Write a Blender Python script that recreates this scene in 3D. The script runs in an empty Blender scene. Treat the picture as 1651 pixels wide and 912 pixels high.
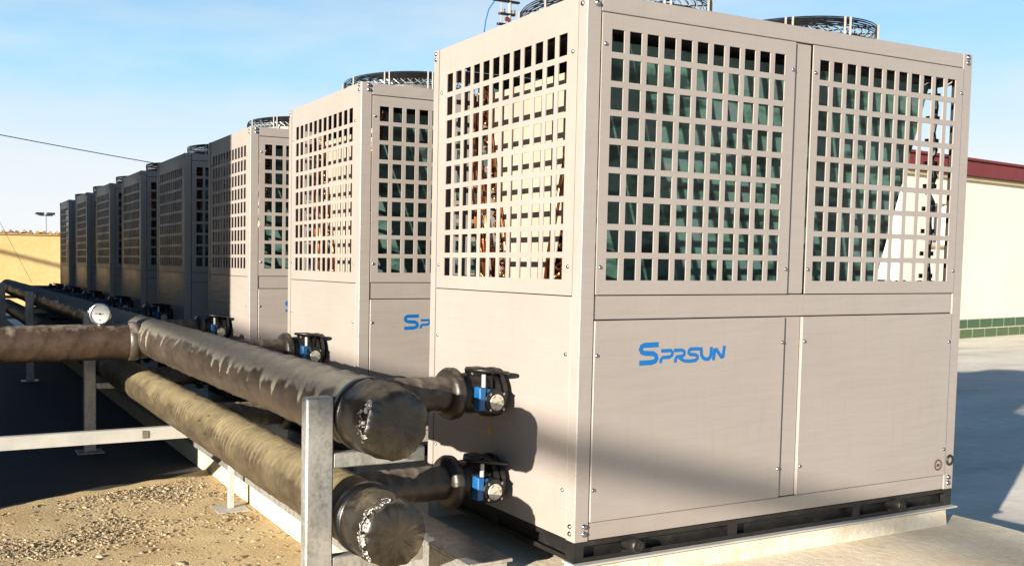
import bpy, bmesh, math, random
from math import sin, cos, pi, radians, sqrt
from mathutils import Vector, Matrix, noise
random.seed(7)
S = bpy.context.scene
COL = S.collection

# ------------------------------------------------------------------ camera
SUN_EL, SUN_AZ = radians(12.0), radians(24.5)      # light travels towards +X, a little +Y
cam = bpy.data.cameras.new('camera')
camo = bpy.data.objects.new('camera', cam)
COL.objects.link(camo)
Rv = Vector((0.90912601, -0.4163594, 0.01160839))
Uv = Vector((0.01204843, 0.05414568, 0.99846036))
Fv = Vector((0.4163469, 0.90758641, -0.05424172))
m = Matrix((Rv, Uv, -Fv)).transposed().to_4x4()
m.translation = Vector((-2.1593, -2.6568, 1.0228))
camo.matrix_world = m
cam.sensor_width = 36.0
cam.lens = 36.0 * 1471.64 / 1651.0
cam.shift_x = 0.16337
cam.shift_y = 0.02802
cam.clip_start = 0.05
cam.clip_end = 3000
S.camera = camo

# ------------------------------------------------------------------ world and sun
w = bpy.data.worlds.new('World')
S.world = w
w.use_nodes = True
nt = w.node_tree
nt.nodes.clear()
N = nt.nodes.new
L = nt.links.new
out = N('ShaderNodeOutputWorld')
bg = N('ShaderNodeBackground')
sky = N('ShaderNodeTexSky')
sky.sky_type = 'NISHITA'
sky.sun_disc = False
sky.sun_elevation = SUN_EL
sky.sun_rotation = radians(245.5)
sky.air_density = 1.0
sky.dust_density = 0.15
sky.ozone_density = 1.6
# thin cirrus over the sky, thickest towards the horizon all the way round
tc = N('ShaderNodeTexCoord')
sep = N('ShaderNodeSeparateXYZ')
L(tc.outputs['Generated'], sep.inputs[0])
zr = N('ShaderNodeMapRange')
zr.inputs['From Min'].default_value = 0.02
zr.inputs['From Max'].default_value = 0.60
zr.inputs['To Min'].default_value = 1.0
zr.inputs['To Max'].default_value = 0.0
L(sep.outputs['Z'], zr.inputs['Value'])
mp = N('ShaderNodeMapping')
mp.inputs['Scale'].default_value = (1.5, 1.5, 6.0)
L(tc.outputs['Generated'], mp.inputs['Vector'])
nz = N('ShaderNodeTexNoise')
nz.inputs['Scale'].default_value = 2.2
nz.inputs['Detail'].default_value = 6
nz.inputs['Roughness'].default_value = 0.55
L(mp.outputs[0], nz.inputs['Vector'])
nr = N('ShaderNodeMapRange')
nr.inputs['From Min'].default_value = 0.38
nr.inputs['From Max'].default_value = 0.68
L(nz.outputs['Fac'], nr.inputs['Value'])
zr.inputs['From Min'].default_value = 0.22
mu2 = N('ShaderNodeMath')
mu2.operation = 'MULTIPLY'
mu2.use_clamp = True
L(zr.outputs[0], mu2.inputs[0])
mu2.inputs[1].default_value = 0.92
mix = N('ShaderNodeMixRGB')
hz = N('ShaderNodeValToRGB')
he = hz.color_ramp.elements
he[0].position = 0.02
he[0].color = (0.98, 0.98, 1.0, 1)
he[1].position = 0.42
he[1].color = (0.13, 0.52, 0.96, 1)
k_ = he.new(0.185)
k_.color = (0.50, 0.83, 1.06, 1)
k2_ = he.new(0.095)
k2_.color = (0.90, 0.96, 1.0, 1)
L(sep.outputs['Z'], hz.inputs['Fac'])
wh = N('ShaderNodeMixRGB')
wh.inputs['Color2'].default_value = (0.90, 0.93, 0.96, 1)
wf = N('ShaderNodeMath')
wf.operation = 'MULTIPLY'
wf.inputs[1].default_value = 0.55
L(nr.outputs[0], wf.inputs[0])
L(wf.outputs[0], wh.inputs['Fac'])
L(hz.outputs[0], wh.inputs['Color1'])
hs_ = N('ShaderNodeMixRGB')
hs_.blend_type = 'MULTIPLY'
hs_.inputs['Fac'].default_value = 1
hs_.inputs['Color2'].default_value = (6.7, 6.7, 6.7, 1)
L(wh.outputs[0], hs_.inputs['Color1'])
L(hs_.outputs[0], mix.inputs['Color2'])
L(mu2.outputs[0], mix.inputs['Fac'])
gain = N('ShaderNodeMixRGB')
gain.blend_type = 'MULTIPLY'
gain.inputs['Fac'].default_value = 1
gain.inputs['Color2'].default_value = (0.45, 0.70, 0.95, 1)
L(sky.outputs[0], gain.inputs['Color1'])
L(gain.outputs[0], mix.inputs['Color1'])
L(mix.outputs[0], bg.inputs['Color'])
bg.inputs['Strength'].default_value = 0.05
L(bg.outputs[0], out.inputs['Surface'])

sun = bpy.data.lights.new('sun', 'SUN')
suno = bpy.data.objects.new('sun', sun)
COL.objects.link(suno)
sun.energy = 5.0
sun.angle = radians(0.5)
sun.color = (1.0, 0.90, 0.76)
sd = Vector((cos(SUN_EL) * cos(SUN_AZ), cos(SUN_EL) * sin(SUN_AZ), -sin(SUN_EL)))
suno.rotation_euler = sd.to_track_quat('-Z', 'Y').to_euler()
suno.location = (-10, -5, 8)
S.view_settings.view_transform = 'Standard'
S.view_settings.look = 'None'
S.view_settings.gamma = 1
S.view_settings.exposure = 1.60
S.render.engine = 'CYCLES'

# ------------------------------------------------------------------ materials
def new_mat(name):
    mt = bpy.data.materials.new(name)
    mt.use_nodes = True
    return mt, mt.node_tree, mt.node_tree.nodes['Principled BSDF']

def tex_noise(t, scale, detail=4, rough=0.55, stretch=None, coord='Object'):
    c = t.nodes.new('ShaderNodeTexCoord')
    src = c.outputs[coord]
    if coord == 'World':
        src = None
    if stretch:
        mpn = t.nodes.new('ShaderNodeMapping')
        mpn.inputs['Scale'].default_value = stretch
        t.links.new(src, mpn.inputs['Vector'])
        src = mpn.outputs[0]
    n = t.nodes.new('ShaderNodeTexNoise')
    n.inputs['Scale'].default_value = scale
    n.inputs['Detail'].default_value = detail
    n.inputs['Roughness'].default_value = rough
    t.links.new(src, n.inputs['Vector'])
    return n

ALB = 0.52     # the picture is exposed for moderately dark surfaces
def ramp(t, src, stops, raw=False):
    if not raw:
        stops = [(p, tuple(x * ALB for x in c)) for p, c in stops]
    r = t.nodes.new('ShaderNodeValToRGB')
    e = r.color_ramp.elements
    e[0].position = stops[0][0]
    e[0].color = (*stops[0][1], 1)
    e[1].position = stops[-1][0]
    e[1].color = (*stops[-1][1], 1)
    for p, c in stops[1:-1]:
        k = e.new(p)
        k.color = (*c, 1)
    t.links.new(src, r.inputs['Fac'])
    return r

def bump(t, b, src, strength, dist=0.01):
    bn = t.nodes.new('ShaderNodeBump')
    bn.inputs['Strength'].default_value = strength
    bn.inputs['Distance'].default_value = dist
    t.links.new(src, bn.inputs['Height'])
    t.links.new(bn.outputs[0], b.inputs['Normal'])
    return bn

def simple(name, stops, scale=6, rough=0.5, metal=0.0, bstr=0.0, bdist=0.003, bscale=None, stretch=None, detail=4, rr=0.0, coat=0.0):
    mt, t, b = new_mat(name)
    n = tex_noise(t, scale, detail, stretch=stretch)
    r = ramp(t, n.outputs['Fac'], stops)
    t.links.new(r.outputs[0], b.inputs['Base Color'])
    b.inputs['Roughness'].default_value = rough
    b.inputs['Metallic'].default_value = metal
    if coat:
        b.inputs['Coat Weight'].default_value = coat
        b.inputs['Coat Roughness'].default_value = 0.25
    if rr:
        mr = t.nodes.new('ShaderNodeMapRange')
        mr.inputs['To Min'].default_value = max(0.02, rough - rr)
        mr.inputs['To Max'].default_value = rough + rr
        mr.inputs['From Min'].default_value = 0.3
        mr.inputs['From Max'].default_value = 0.7
        t.links.new(n.outputs['Fac'], mr.inputs['Value'])
        t.links.new(mr.outputs[0], b.inputs['Roughness'])
    if bstr:
        n2 = tex_noise(t, bscale or scale * 6, 5, stretch=stretch)
        bump(t, b, n2.outputs['Fac'], bstr, bdist)
    return mt

M = {}
# powder-coated beige sheet steel: faint horizontal waviness and light dirt streaks
mt, t, b = new_mat('beige_paint')
n = tex_noise(t, 1.6, 6, 0.6)
r = ramp(t, n.outputs['Fac'], [(0.30, (0.452, 0.402, 0.368)), (0.55, (0.485, 0.434, 0.400)), (0.8, (0.505, 0.455, 0.420))])
n3 = tex_noise(t, 9, 5, 0.65, stretch=(6, 6, 0.5))
r3 = ramp(t, n3.outputs['Fac'], [(0.56, (1, 1, 1)), (0.80, (0.93, 0.915, 0.89))], raw=True)
mx = t.nodes.new('ShaderNodeMixRGB')
mx.blend_type = 'MULTIPLY'
mx.inputs['Fac'].default_value = 1
t.links.new(r.outputs[0], mx.inputs['Color1'])
t.links.new(r3.outputs[0], mx.inputs['Color2'])
t.links.new(mx.outputs[0], b.inputs['Base Color'])
b.inputs['Roughness'].default_value = 0.45
b.inputs['Specular IOR Level'].default_value = 0.42
n2 = tex_noise(t, 2.6, 3, 0.5, stretch=(1, 1, 9))
n4 = tex_noise(t, 260, 2)
ad = t.nodes.new('ShaderNodeMath')
ad.operation = 'MULTIPLY_ADD'
t.links.new(n4.outputs['Fac'], ad.inputs[0])
ad.inputs[1].default_value = 0.05
t.links.new(n2.outputs['Fac'], ad.inputs[2])
bump(t, b, ad.outputs[0], 0.5, 0.008)
g = t.nodes.new('ShaderNodeNewGeometry')
sp = t.nodes.new('ShaderNodeSeparateXYZ')
t.links.new(g.outputs['Position'], sp.inputs[0])
nd = tex_noise(t, 7, 7, 0.7, stretch=(1, 1, 0.6))
dd = t.nodes.new('ShaderNodeMath')
dd.operation = 'MULTIPLY_ADD'
t.links.new(sp.outputs['Z'], dd.inputs[0])
dd.inputs[1].default_value = -1.6
t.links.new(nd.outputs['Fac'], dd.inputs[2])
dm = t.nodes.new('ShaderNodeMapRange')
dm.inputs['From Min'].default_value = 0.30
dm.inputs['From Max'].default_value = 0.85
dm.inputs['To Max'].default_value = 0.42
t.links.new(dd.outputs[0], dm.inputs['Value'])
dx = t.nodes.new('ShaderNodeMixRGB')
dx.inputs['Color2'].default_value = (0.30, 0.245, 0.185, 1)
t.links.new(dm.outputs[0], dx.inputs['Fac'])
t.links.new(mx.outputs[0], dx.inputs['Color1'])
t.links.new(dx.outputs[0], b.inputs['Base Color'])
nrg = tex_noise(t, 3.2, 5, 0.6)
rg = t.nodes.new('ShaderNodeMapRange')
rg.inputs['From Min'].default_value = 0.3
rg.inputs['From Max'].default_value = 0.7
rg.inputs['To Min'].default_value = 0.36
rg.inputs['To Max'].default_value = 0.52
t.links.new(nrg.outputs['Fac'], rg.inputs['Value'])
t.links.new(rg.outputs[0], b.inputs['Roughness'])
M['paint'] = mt
M['black_steel'] = simple('black_steel', [(0.3, (0.012, 0.012, 0.013)), (0.6, (0.03, 0.028, 0.026)), (0.85, (0.10, 0.085, 0.065))], 14, 0.45, 0.2, 0.2)
M['dark_inside'] = simple('dark_liner', [(0.3, (0.02, 0.02, 0.022)), (0.8, (0.04, 0.04, 0.042))], 5, 0.7)
M['liner'] = simple('galvanised_liner', [(0.3, (0.210, 0.203, 0.189)), (0.8, (0.294, 0.287, 0.266))], 5, 0.5, 0.3)
M['plate'] = simple('cream_plate', [(0.3, (0.50, 0.44, 0.35)), (0.8, (0.58, 0.52, 0.43))], 5, 0.5)
M['screw'] = simple('screw_steel', [(0.3, (0.6, 0.6, 0.6)), (0.8, (0.85, 0.85, 0.85))], 60, 0.22, 1.0)
M['wire_black'] = simple('coated_wire', [(0.3, (0.012, 0.012, 0.013)), (0.8, (0.03, 0.03, 0.03))], 30, 0.4)
M['wire_light'] = simple('bright_rod', [(0.3, (0.55, 0.53, 0.48)), (0.8, (0.72, 0.70, 0.64))], 30, 0.35, 0.3)
M['blue'] = simple('blue_print', [(0.3, (0.0, 0.17, 0.55)), (0.8, (0.0, 0.20, 0.62))], 20, 0.4)
M['blue_cast'] = simple('blue_casting', [(0.3, (0.01, 0.12, 0.36)), (0.8, (0.02, 0.22, 0.55))], 30, 0.4, 0, 0.2)
M['copper'] = simple('copper_tube', [(0.3, (0.70, 0.24, 0.09)), (0.55, (0.85, 0.34, 0.14)), (0.8, (0.42, 0.14, 0.06))], 25, 0.28, 0.9, 0.1)
M['white_steel'] = simple('white_primer_steel', [(0.3, (0.62, 0.60, 0.55)), (0.55, (0.78, 0.76, 0.70)), (0.8, (0.66, 0.58, 0.44))], 4, 0.5, 0.1, 0.2)
M['dial'] = simple('dial_face', [(0.3, (0.80, 0.80, 0.78)), (0.8, (0.88, 0.88, 0.86))], 20, 0.3)
M['dial_old'] = simple('weathered_dial', [(0.35, (0.72, 0.66, 0.5)), (0.5, (0.75, 0.74, 0.68)), (0.62, (0.35, 0.27, 0.13))], 60, 0.4)
M['needle'] = simple('black_print', [(0.3, (0.01, 0.01, 0.01)), (0.8, (0.02, 0.02, 0.02))], 20, 0.4)
M['ring_print'] = simple('brown_print', [(0.3, (0.10, 0.05, 0.04)), (0.8, (0.15, 0.08, 0.06))], 20, 0.4)
M['yellow_sticker'] = simple('yellow_sticker', [(0.3, (0.75, 0.55, 0.02)), (0.8, (0.85, 0.62, 0.04))], 20, 0.4)
M['foil'] = simple('crinkled_foil', [(0.35, (0.22, 0.20, 0.17)), (0.6, (0.85, 0.83, 0.78))], 50, 0.32, 1.0, 1.0, 0.01, 90)
M['cast_black'] = simple('black_casting', [(0.35, (0.008, 0.008, 0.009)), (0.6, (0.022, 0.019, 0.016)), (0.8, (0.06, 0.045, 0.03))], 18, 0.42, 0.1, 0.3)

# galvanised steel
mt, t, b = new_mat('galvanised_steel')
c = t.nodes.new('ShaderNodeTexCoord')
v = t.nodes.new('ShaderNodeTexVoronoi')
v.inputs['Scale'].default_value = 90
t.links.new(c.outputs['Object'], v.inputs['Vector'])
n = tex_noise(t, 7, 5, 0.6, stretch=(3, 3, 0.7))
mm = t.nodes.new('ShaderNodeMixRGB')
mm.inputs['Fac'].default_value = 0.22
t.links.new(n.outputs['Fac'], mm.inputs['Color1'])
t.links.new(v.outputs['Color'], mm.inputs['Color2'])
r = ramp(t, mm.outputs[0], [(0.30, (0.36, 0.35, 0.31)), (0.5, (0.60, 0.60, 0.58)), (0.72, (0.76, 0.76, 0.74))])
t.links.new(r.outputs[0], b.inputs['Base Color'])
b.inputs['Metallic'].default_value = 0.55
b.inputs['Roughness'].default_value = 0.38
bump(t, b, mm.outputs[0], 0.12, 0.002)
M['galv'] = mt

# fin block: fine vertical aluminium fins with a blue-green coating
mt, t, b = new_mat('coil_fins')
c = t.nodes.new('ShaderNodeTexCoord')
wv = t.nodes.new('ShaderNodeTexWave')
wv.bands_direction = 'X'
wv.inputs['Scale'].default_value = 80
wv.inputs['Distortion'].default_value = 0.6
t.links.new(c.outputs['Object'], wv.inputs['Vector'])
n = tex_noise(t, 5, 4, stretch=(1, 1, 3))
r = ramp(t, n.outputs['Fac'], [(0.38, (0.025, 0.085, 0.075)), (0.52, (0.20, 0.46, 0.36)), (0.6, (0.22, 0.38, 0.40)), (0.8, (0.48, 0.52, 0.44))])
mx = t.nodes.new('ShaderNodeMixRGB')
mx.blend_type = 'MULTIPLY'
mx.inputs['Fac'].default_value = 0.55
t.links.new(r.outputs[0], mx.inputs['Color1'])
t.links.new(wv.outputs['Color'], mx.inputs['Color2'])
t.links.new(mx.outputs[0], b.inputs['Base Color'])
b.inputs['Roughness'].default_value = 0.45
b.inputs['Metallic'].default_value = 0.15
bump(t, b, wv.outputs['Fac'], 0.5, 0.003)
M['fins'] = mt

# wrapped pipe lagging: dark tape with ragged dusty patches on top, highlights painted along wrap crests
def lagging(name, dark, mid, dust_glint, dust_glint_at, dust_glint_soft, nscale, rough, ridge=1.0):
    mt, t, b = new_mat(name)
    n = tex_noise(t, nscale, 7, 0.65, stretch=(1, 0.45, 1))
    rb = ramp(t, n.outputs['Fac'], [(0.32, dark), (0.68, mid)])
    g = t.nodes.new('ShaderNodeNewGeometry')
    sp = t.nodes.new('ShaderNodeSeparateXYZ')
    t.links.new(g.outputs['Normal'], sp.inputs[0])
    n2 = tex_noise(t, nscale * 0.9, 8, 0.7)
    a = t.nodes.new('ShaderNodeMath')
    a.operation = 'MULTIPLY_ADD'
    t.links.new(n2.outputs['Fac'], a.inputs[0])
    a.inputs[1].default_value = 1.5
    t.links.new(sp.outputs['Z'], a.inputs[2])
    at = t.nodes.new('ShaderNodeAttribute')
    at.attribute_name = 'ridge'
    n5 = tex_noise(t, 5, 5, 0.6)
    rm = t.nodes.new('ShaderNodeMath')
    rm.operation = 'MULTIPLY'
    t.links.new(at.outputs['Fac'], rm.inputs[0])
    t.links.new(n5.outputs['Fac'], rm.inputs[1])
    ra = t.nodes.new('ShaderNodeMath')
    ra.operation = 'MULTIPLY_ADD'
    t.links.new(rm.outputs[0], ra.inputs[0])
    ra.inputs[1].default_value = ridge
    t.links.new(a.outputs[0], ra.inputs[2])
    a = ra
    mr = t.nodes.new('ShaderNodeMapRange')
    mr.inputs['From Min'].default_value = dust_glint_at
    mr.inputs['From Max'].default_value = dust_glint_at + dust_glint_soft
    t.links.new(a.outputs[0], mr.inputs['Value'])
    n3 = tex_noise(t, 45, 4, 0.6)
    rd = ramp(t, n3.outputs['Fac'], [(0.3, tuple(x * 0.8 for x in dust_glint)), (0.7, dust_glint)])
    mx = t.nodes.new('ShaderNodeMixRGB')
    t.links.new(mr.outputs[0], mx.inputs['Fac'])
    t.links.new(rb.outputs[0], mx.inputs['Color1'])
    t.links.new(rd.outputs[0], mx.inputs['Color2'])
    t.links.new(mx.outputs[0], b.inputs['Base Color'])
    rr = t.nodes.new('ShaderNodeMapRange')
    rr.inputs['To Min'].default_value = rough
    rr.inputs['To Max'].default_value = 0.9
    t.links.new(mr.outputs[0], rr.inputs['Value'])
    t.links.new(rr.outputs[0], b.inputs['Roughness'])
    n4 = tex_noise(t, 70, 4, 0.6, stretch=(1, 0.4, 1))
    bump(t, b, n4.outputs['Fac'], 0.45, 0.004)
    return mt
M['lag_up'] = lagging('grey_brown_lagging', (0.050, 0.038, 0.028), (0.12, 0.094, 0.072), (0.38, 0.34, 0.27), 1.17, 0.20, 7, 0.38, 1.4)
M['lag_low'] = lagging('tan_brown_lagging', (0.055, 0.040, 0.024), (0.16, 0.125, 0.07), (0.42, 0.34, 0.18), 1.05, 0.9, 9, 0.5, 1.1)
M['lag_branch'] = lagging('dark_lagging', (0.020, 0.016, 0.013), (0.06, 0.045, 0.032), (0.24, 0.20, 0.15), 1.35, 0.5, 14, 0.4)
M['lag_tee'] = lagging('brown_lagging', (0.05, 0.03, 0.02), (0.11, 0.07, 0.045), (0.30, 0.25, 0.19), 1.50, 0.35, 16, 0.45, 0.25)
M['lag_cap'] = lagging('black_end_wrap', (0.012, 0.010, 0.008), (0.055, 0.043, 0.029), (0.17, 0.14, 0.09), 1.28, 0.6, 13, 0.30)
M['rubber'] = simple('black_band', [(0.3, (0.006, 0.006, 0.007)), (0.8, (0.018, 0.017, 0.016))], 20, 0.3, 0, 0.2)

# ground, concrete, gravel
def ground_mat(name, stops, scale, bscale, bstr, bdist, rough=0.9, crack=False):
    mt, t, b = new_mat(name)
    n = tex_noise(t, scale, 8, 0.6, stretch=(0.5, 1.5, 1) if name == 'pale_paving' else None)
    r = ramp(t, n.outputs['Fac'], stops)
    n2 = tex_noise(t, bscale, 6, 0.7)
    r2 = ramp(t, n2.outputs['Fac'], [(0.3, (0.82, 0.81, 0.80)), (0.7, (1.08, 1.08, 1.08))], raw=True)
    mx = t.nodes.new('ShaderNodeMixRGB')
    mx.blend_type = 'MULTIPLY'
    mx.inputs['Fac'].default_value = 0.8
    t.links.new(r.outputs[0], mx.inputs['Color1'])
    t.links.new(r2.outputs[0], mx.inputs['Color2'])
    t.links.new(mx.outputs[0], b.inputs['Base Color'])
    b.inputs['Roughness'].default_value = rough
    bump(t, b, n2.outputs['Fac'], bstr, bdist)
    return mt
M['ground'] = ground_mat('pale_paving', [(0.32, (0.80, 0.73, 0.62)), (0.45, (1.12, 1.03, 0.87)), (0.6, (1.26, 1.17, 1.00)), (0.75, (1.36, 1.27, 1.10))], 0.9, 7, 0.5, 0.01)
M['shade_sheet'] = ground_mat('dark_shade_ground', [(0.3, (0.035, 0.035, 0.038)), (0.8, (0.06, 0.058, 0.056))], 1.5, 60, 0.6, 0.008)  # dark tone stands in for deep shade on the left ground
M['concrete'] = ground_mat('plinth_concrete', [(0.28, (0.885, 0.627, 0.307)), (0.42, (1.239, 1.022, 0.700)), (0.6, (1.381, 1.204, 0.919)), (0.8, (1.452, 1.303, 1.050))], 1.6, 24, 0.5, 0.008)
M['grout'] = ground_mat('pale_grout', [(0.3, (0.878, 0.737, 0.529)), (0.5, (1.038, 0.940, 0.758)), (0.8, (1.131, 1.055, 0.896))], 6, 40, 0.6, 0.006)
M['sand'] = ground_mat('sandy_grit', [(0.3, (0.753, 0.538, 0.255)), (0.5, (0.941, 0.712, 0.376)), (0.75, (1.048, 0.847, 0.497))], 2.2, 60, 0.9, 0.012)
M['curb'] = ground_mat('curb_render', [(0.3, (0.874, 0.728, 0.480)), (0.8, (1.048, 0.917, 0.670))], 4, 50, 0.3, 0.004)
M['yellow_wall'] = ground_mat('ochre_render', [(0.3, (0.95, 0.64, 0.25)), (0.5, (1.06, 0.75, 0.32)), (0.8, (1.16, 0.86, 0.42))], 0.5, 12, 0.3, 0.01)
M['white_wall'] = ground_mat('white_render', [(0.3, (1.242, 1.159, 0.954)), (0.8, (1.324, 1.254, 1.066))], 0.6, 20, 0.08, 0.003)
M['grey_wall'] = ground_mat('grey_render', [(0.3, (0.07, 0.06, 0.06)), (0.8, (0.11, 0.10, 0.09))], 0.6, 20, 0.2, 0.006)
M['cornice'] = simple('pale_yellow_cornice', [(0.3, (0.72, 0.58, 0.32)), (0.8, (0.80, 0.66, 0.40))], 3, 0.8)
M['red'] = simple('red_fascia', [(0.3, (0.22, 0.016, 0.014)), (0.8, (0.30, 0.026, 0.022))], 3, 0.6, 0, 0.2)
M['tile_a'] = simple('green_glazed_tile', [(0.3, (0.026, 0.120, 0.041)), (0.8, (0.045, 0.180, 0.060))], 6, 0.25)
M['tile_b'] = simple('olive_glazed_tile', [(0.3, (0.068, 0.150, 0.038)), (0.8, (0.098, 0.195, 0.053))], 6, 0.25)
M['glass'] = simple('window_glass', [(0.3, (0.03, 0.04, 0.05)), (0.8, (0.05, 0.06, 0.07))], 2, 0.08)
M['coping_a'] = simple('ochre_coping_tile', [(0.3, (0.60, 0.36, 0.12)), (0.8, (0.78, 0.55, 0.25))], 5, 0.6, 0, 0.3)
M['coping_b'] = simple('rust_coping_tile', [(0.3, (0.34, 0.16, 0.06)), (0.8, (0.62, 0.36, 0.14))], 5, 0.6, 0, 0.3)
M['lamp_head'] = simple('dark_panel', [(0.3, (0.03, 0.035, 0.06)), (0.8, (0.05, 0.055, 0.09))], 5, 0.4)
M['white_pole'] = simple('white_pole', [(0.3, (0.75, 0.75, 0.75)), (0.8, (0.82, 0.82, 0.80))], 3, 0.4)

# stones: colour varies from stone to stone
mt, t, b = new_mat('stone_chips')
g = t.nodes.new('ShaderNodeNewGeometry')
r = ramp(t, g.outputs['Random Per Island'], [(0.0, (0.20, 0.13, 0.07)), (0.25, (0.40, 0.29, 0.16)), (0.6, (0.56, 0.44, 0.26)), (0.85, (0.66, 0.56, 0.38)), (1.0, (0.30, 0.24, 0.20))])
t.links.new(r.outputs[0], b.inputs['Base Color'])
b.inputs['Roughness'].default_value = 0.85
M['stones'] = mt

# ------------------------------------------------------------------ mesh helpers
class MB:
    def __init__(s):
        s.v = []
        s.f = []

    def add(s, vs, fs):
        o = len(s.v)
        s.v += [tuple(p) for p in vs]
        s.f += [tuple(i + o for i in q) for q in fs]
        return s

    def box(s, x0, x1, y0, y1, z0, z1, bev=0.0, rot=None):
        bm = bmesh.new()
        vs = [bm.verts.new((x, y, z)) for z in (z0, z1) for y in (y0, y1) for x in (x0, x1)]
        for q in ((0, 2, 3, 1), (4, 5, 7, 6), (0, 1, 5, 4), (2, 6, 7, 3), (0, 4, 6, 2), (1, 3, 7, 5)):
            bm.faces.new([vs[i] for i in q])
        if bev:
            bmesh.ops.bevel(bm, geom=list(bm.edges), offset=bev, segments=1, affect='EDGES')
        if rot:
            bmesh.ops.transform(bm, matrix=rot, verts=bm.verts)
        bm.verts.index_update()
        s.add([v.co.copy() for v in bm.verts], [[v.index for v in f.verts] for f in bm.faces])
        bm.free()
        return s

    def tube(s, pts, r, n=6, cap=True):
        pts = [Vector(p) for p in pts]
        vs = []
        fs = []
        prev = None
        for i, p in enumerate(pts):
            d = (pts[min(i + 1, len(pts) - 1)] - pts[max(i - 1, 0)]).normalized()
            if prev is None:
                a = Vector((0, 0, 1)) if abs(d.z) < 0.9 else Vector((1, 0, 0))
                u = d.cross(a).normalized()
            else:
                u = (prev - d * prev.dot(d)).normalized()
            prev = u
            q = d.cross(u)
            rr = r[i] if isinstance(r, (list, tuple)) else r
            for k in range(n):
                th = 2 * pi * k / n
                vs.append(p + (u * cos(th) + q * sin(th)) * rr)
        for i in range(len(pts) - 1):
            for k in range(n):
                a, b2 = i * n + k, i * n + (k + 1) % n
                fs.append((a, b2, b2 + n, a + n))
        if cap:
            fs.append(tuple(range(n - 1, -1, -1)))
            fs.append(tuple((len(pts) - 1) * n + k for k in range(n)))
        return s.add(vs, fs)

    def lathe(s, prof, axis='Z', c=(0, 0, 0), n=24):
        # prof: list of (radius, height along axis)
        vs = []
        fs = []
        for r, h in prof:
            for k in range(n):
                th = 2 * pi * k / n
                a, b2 = r * cos(th), r * sin(th)
                if axis == 'Z':
                    p = (a, b2, h)
                elif axis == 'X':
                    p = (h, a, b2)
                else:
                    p = (b2, h, a)
                vs.append((p[0] + c[0], p[1] + c[1], p[2] + c[2]))
        for i in range(len(prof) - 1):
            for k in range(n):
                a, b2 = i * n + k, i * n + (k + 1) % n
                fs.append((a, b2, b2 + n, a + n))
        fs.append(tuple(range(n - 1, -1, -1)))
        fs.append(tuple((len(prof) - 1) * n + k for k in range(n)))
        return s.add(vs, fs)

    def ring(s, c, R, r, axis='Z', n=40, m2=5):
        vs = []
        fs = []
        for i in range(n):
            A = 2 * pi * i / n
            for j in range(m2):
                B = 2 * pi * j / m2
                rad = R + r * cos(B)
                p = (rad * cos(A), rad * sin(A), r * sin(B))
                if axis == 'X':
                    p = (p[2], p[0], p[1])
                elif axis == 'Y':
                    p = (p[1], p[2], p[0])
                vs.append((p[0] + c[0], p[1] + c[1], p[2] + c[2]))
        for i in range(n):
            for j in range(m2):
                fs.append((i * m2 + j, ((i + 1) % n) * m2 + j, ((i + 1) % n) * m2 + (j + 1) % m2, i * m2 + (j + 1) % m2))
        return s.add(vs, fs)

    def grille(s, o, u, v, nrm, us, vs_, hole, th):
        # us, vs_: breakpoints; hole(i, j) tells whether cell is open; sheet from o outward plane back by th
        o, u, v, nrm = Vector(o), Vector(u), Vector(v), Vector(nrm)
        nu, nv = len(us), len(vs_)
        P = []
        for off in (0, -th):
            for b2 in vs_:
                for a in us:
                    P.append(o + u * a + v * b2 + nrm * off)
        K = nu * nv
        F = []
        solid = lambda i, j: 0 <= i < nu - 1 and 0 <= j < nv - 1 and not hole(i, j)
        for j in range(nv - 1):
            for i in range(nu - 1):
                if not solid(i, j):
                    continue
                a, b2, c2, d2 = j * nu + i, j * nu + i + 1, (j + 1) * nu + i + 1, (j + 1) * nu + i
                F.append((a, b2, c2, d2))
                F.append((a + K, d2 + K, c2 + K, b2 + K))
                for (p, q, ii, jj) in ((a, b2, i, j - 1), (b2, c2, i + 1, j), (c2, d2, i, j + 1), (d2, a, i - 1, j)):
                    if not solid(ii, jj):
                        F.append((p, p + K, q + K, q))
        return s.add(P, F)

def prop(o, label=None, cat=None, group=None, kind=None):
    if label: o['label'] = label
    if cat: o['category'] = cat
    if group: o['group'] = group
    if kind: o['kind'] = kind
    return o

ORIGIN = {}
def thing(name, loc, label, cat, group=None):
    o = bpy.data.objects.new(name, None)
    o.empty_display_size = 0.1
    o.location = loc
    COL.objects.link(o)
    ORIGIN[o] = Vector(loc)
    return prop(o, label, cat, group)

def obj(name, mb, mat, parent=None, smooth=False, kind=None, label=None):
    # mesh given in world coordinates; re-centred on its own bounding box
    vs = mb.v
    lo = [min(p[i] for p in vs) for i in range(3)]
    hi = [max(p[i] for p in vs) for i in range(3)]
    c = Vector([(lo[i] + hi[i]) / 2 for i in range(3)])
    me = bpy.data.meshes.new(name)
    me.from_pydata([(p[0] - c.x, p[1] - c.y, p[2] - c.z) for p in vs], [], mb.f)
    me.materials.append(M[mat])
    bm = bmesh.new()
    bm.from_mesh(me)
    bmesh.ops.recalc_face_normals(bm, faces=bm.faces)
    bm.to_mesh(me)
    bm.free()
    if getattr(mb, 'ridge', None):
        me.attributes.new('ridge', 'FLOAT', 'POINT').data.foreach_set('value', mb.ridge)
    if smooth:
        me.polygons.foreach_set('use_smooth', [True] * len(me.polygons))
    o = bpy.data.objects.new(name, me)
    COL.objects.link(o)
    if parent is not None:
        base = ORIGIN[parent]
        o.parent = parent
        o.location = c - base
    else:
        o.location = c
    ORIGIN[o] = c
    if kind: o['kind'] = kind
    if label: o['label'] = label
    return o

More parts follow.
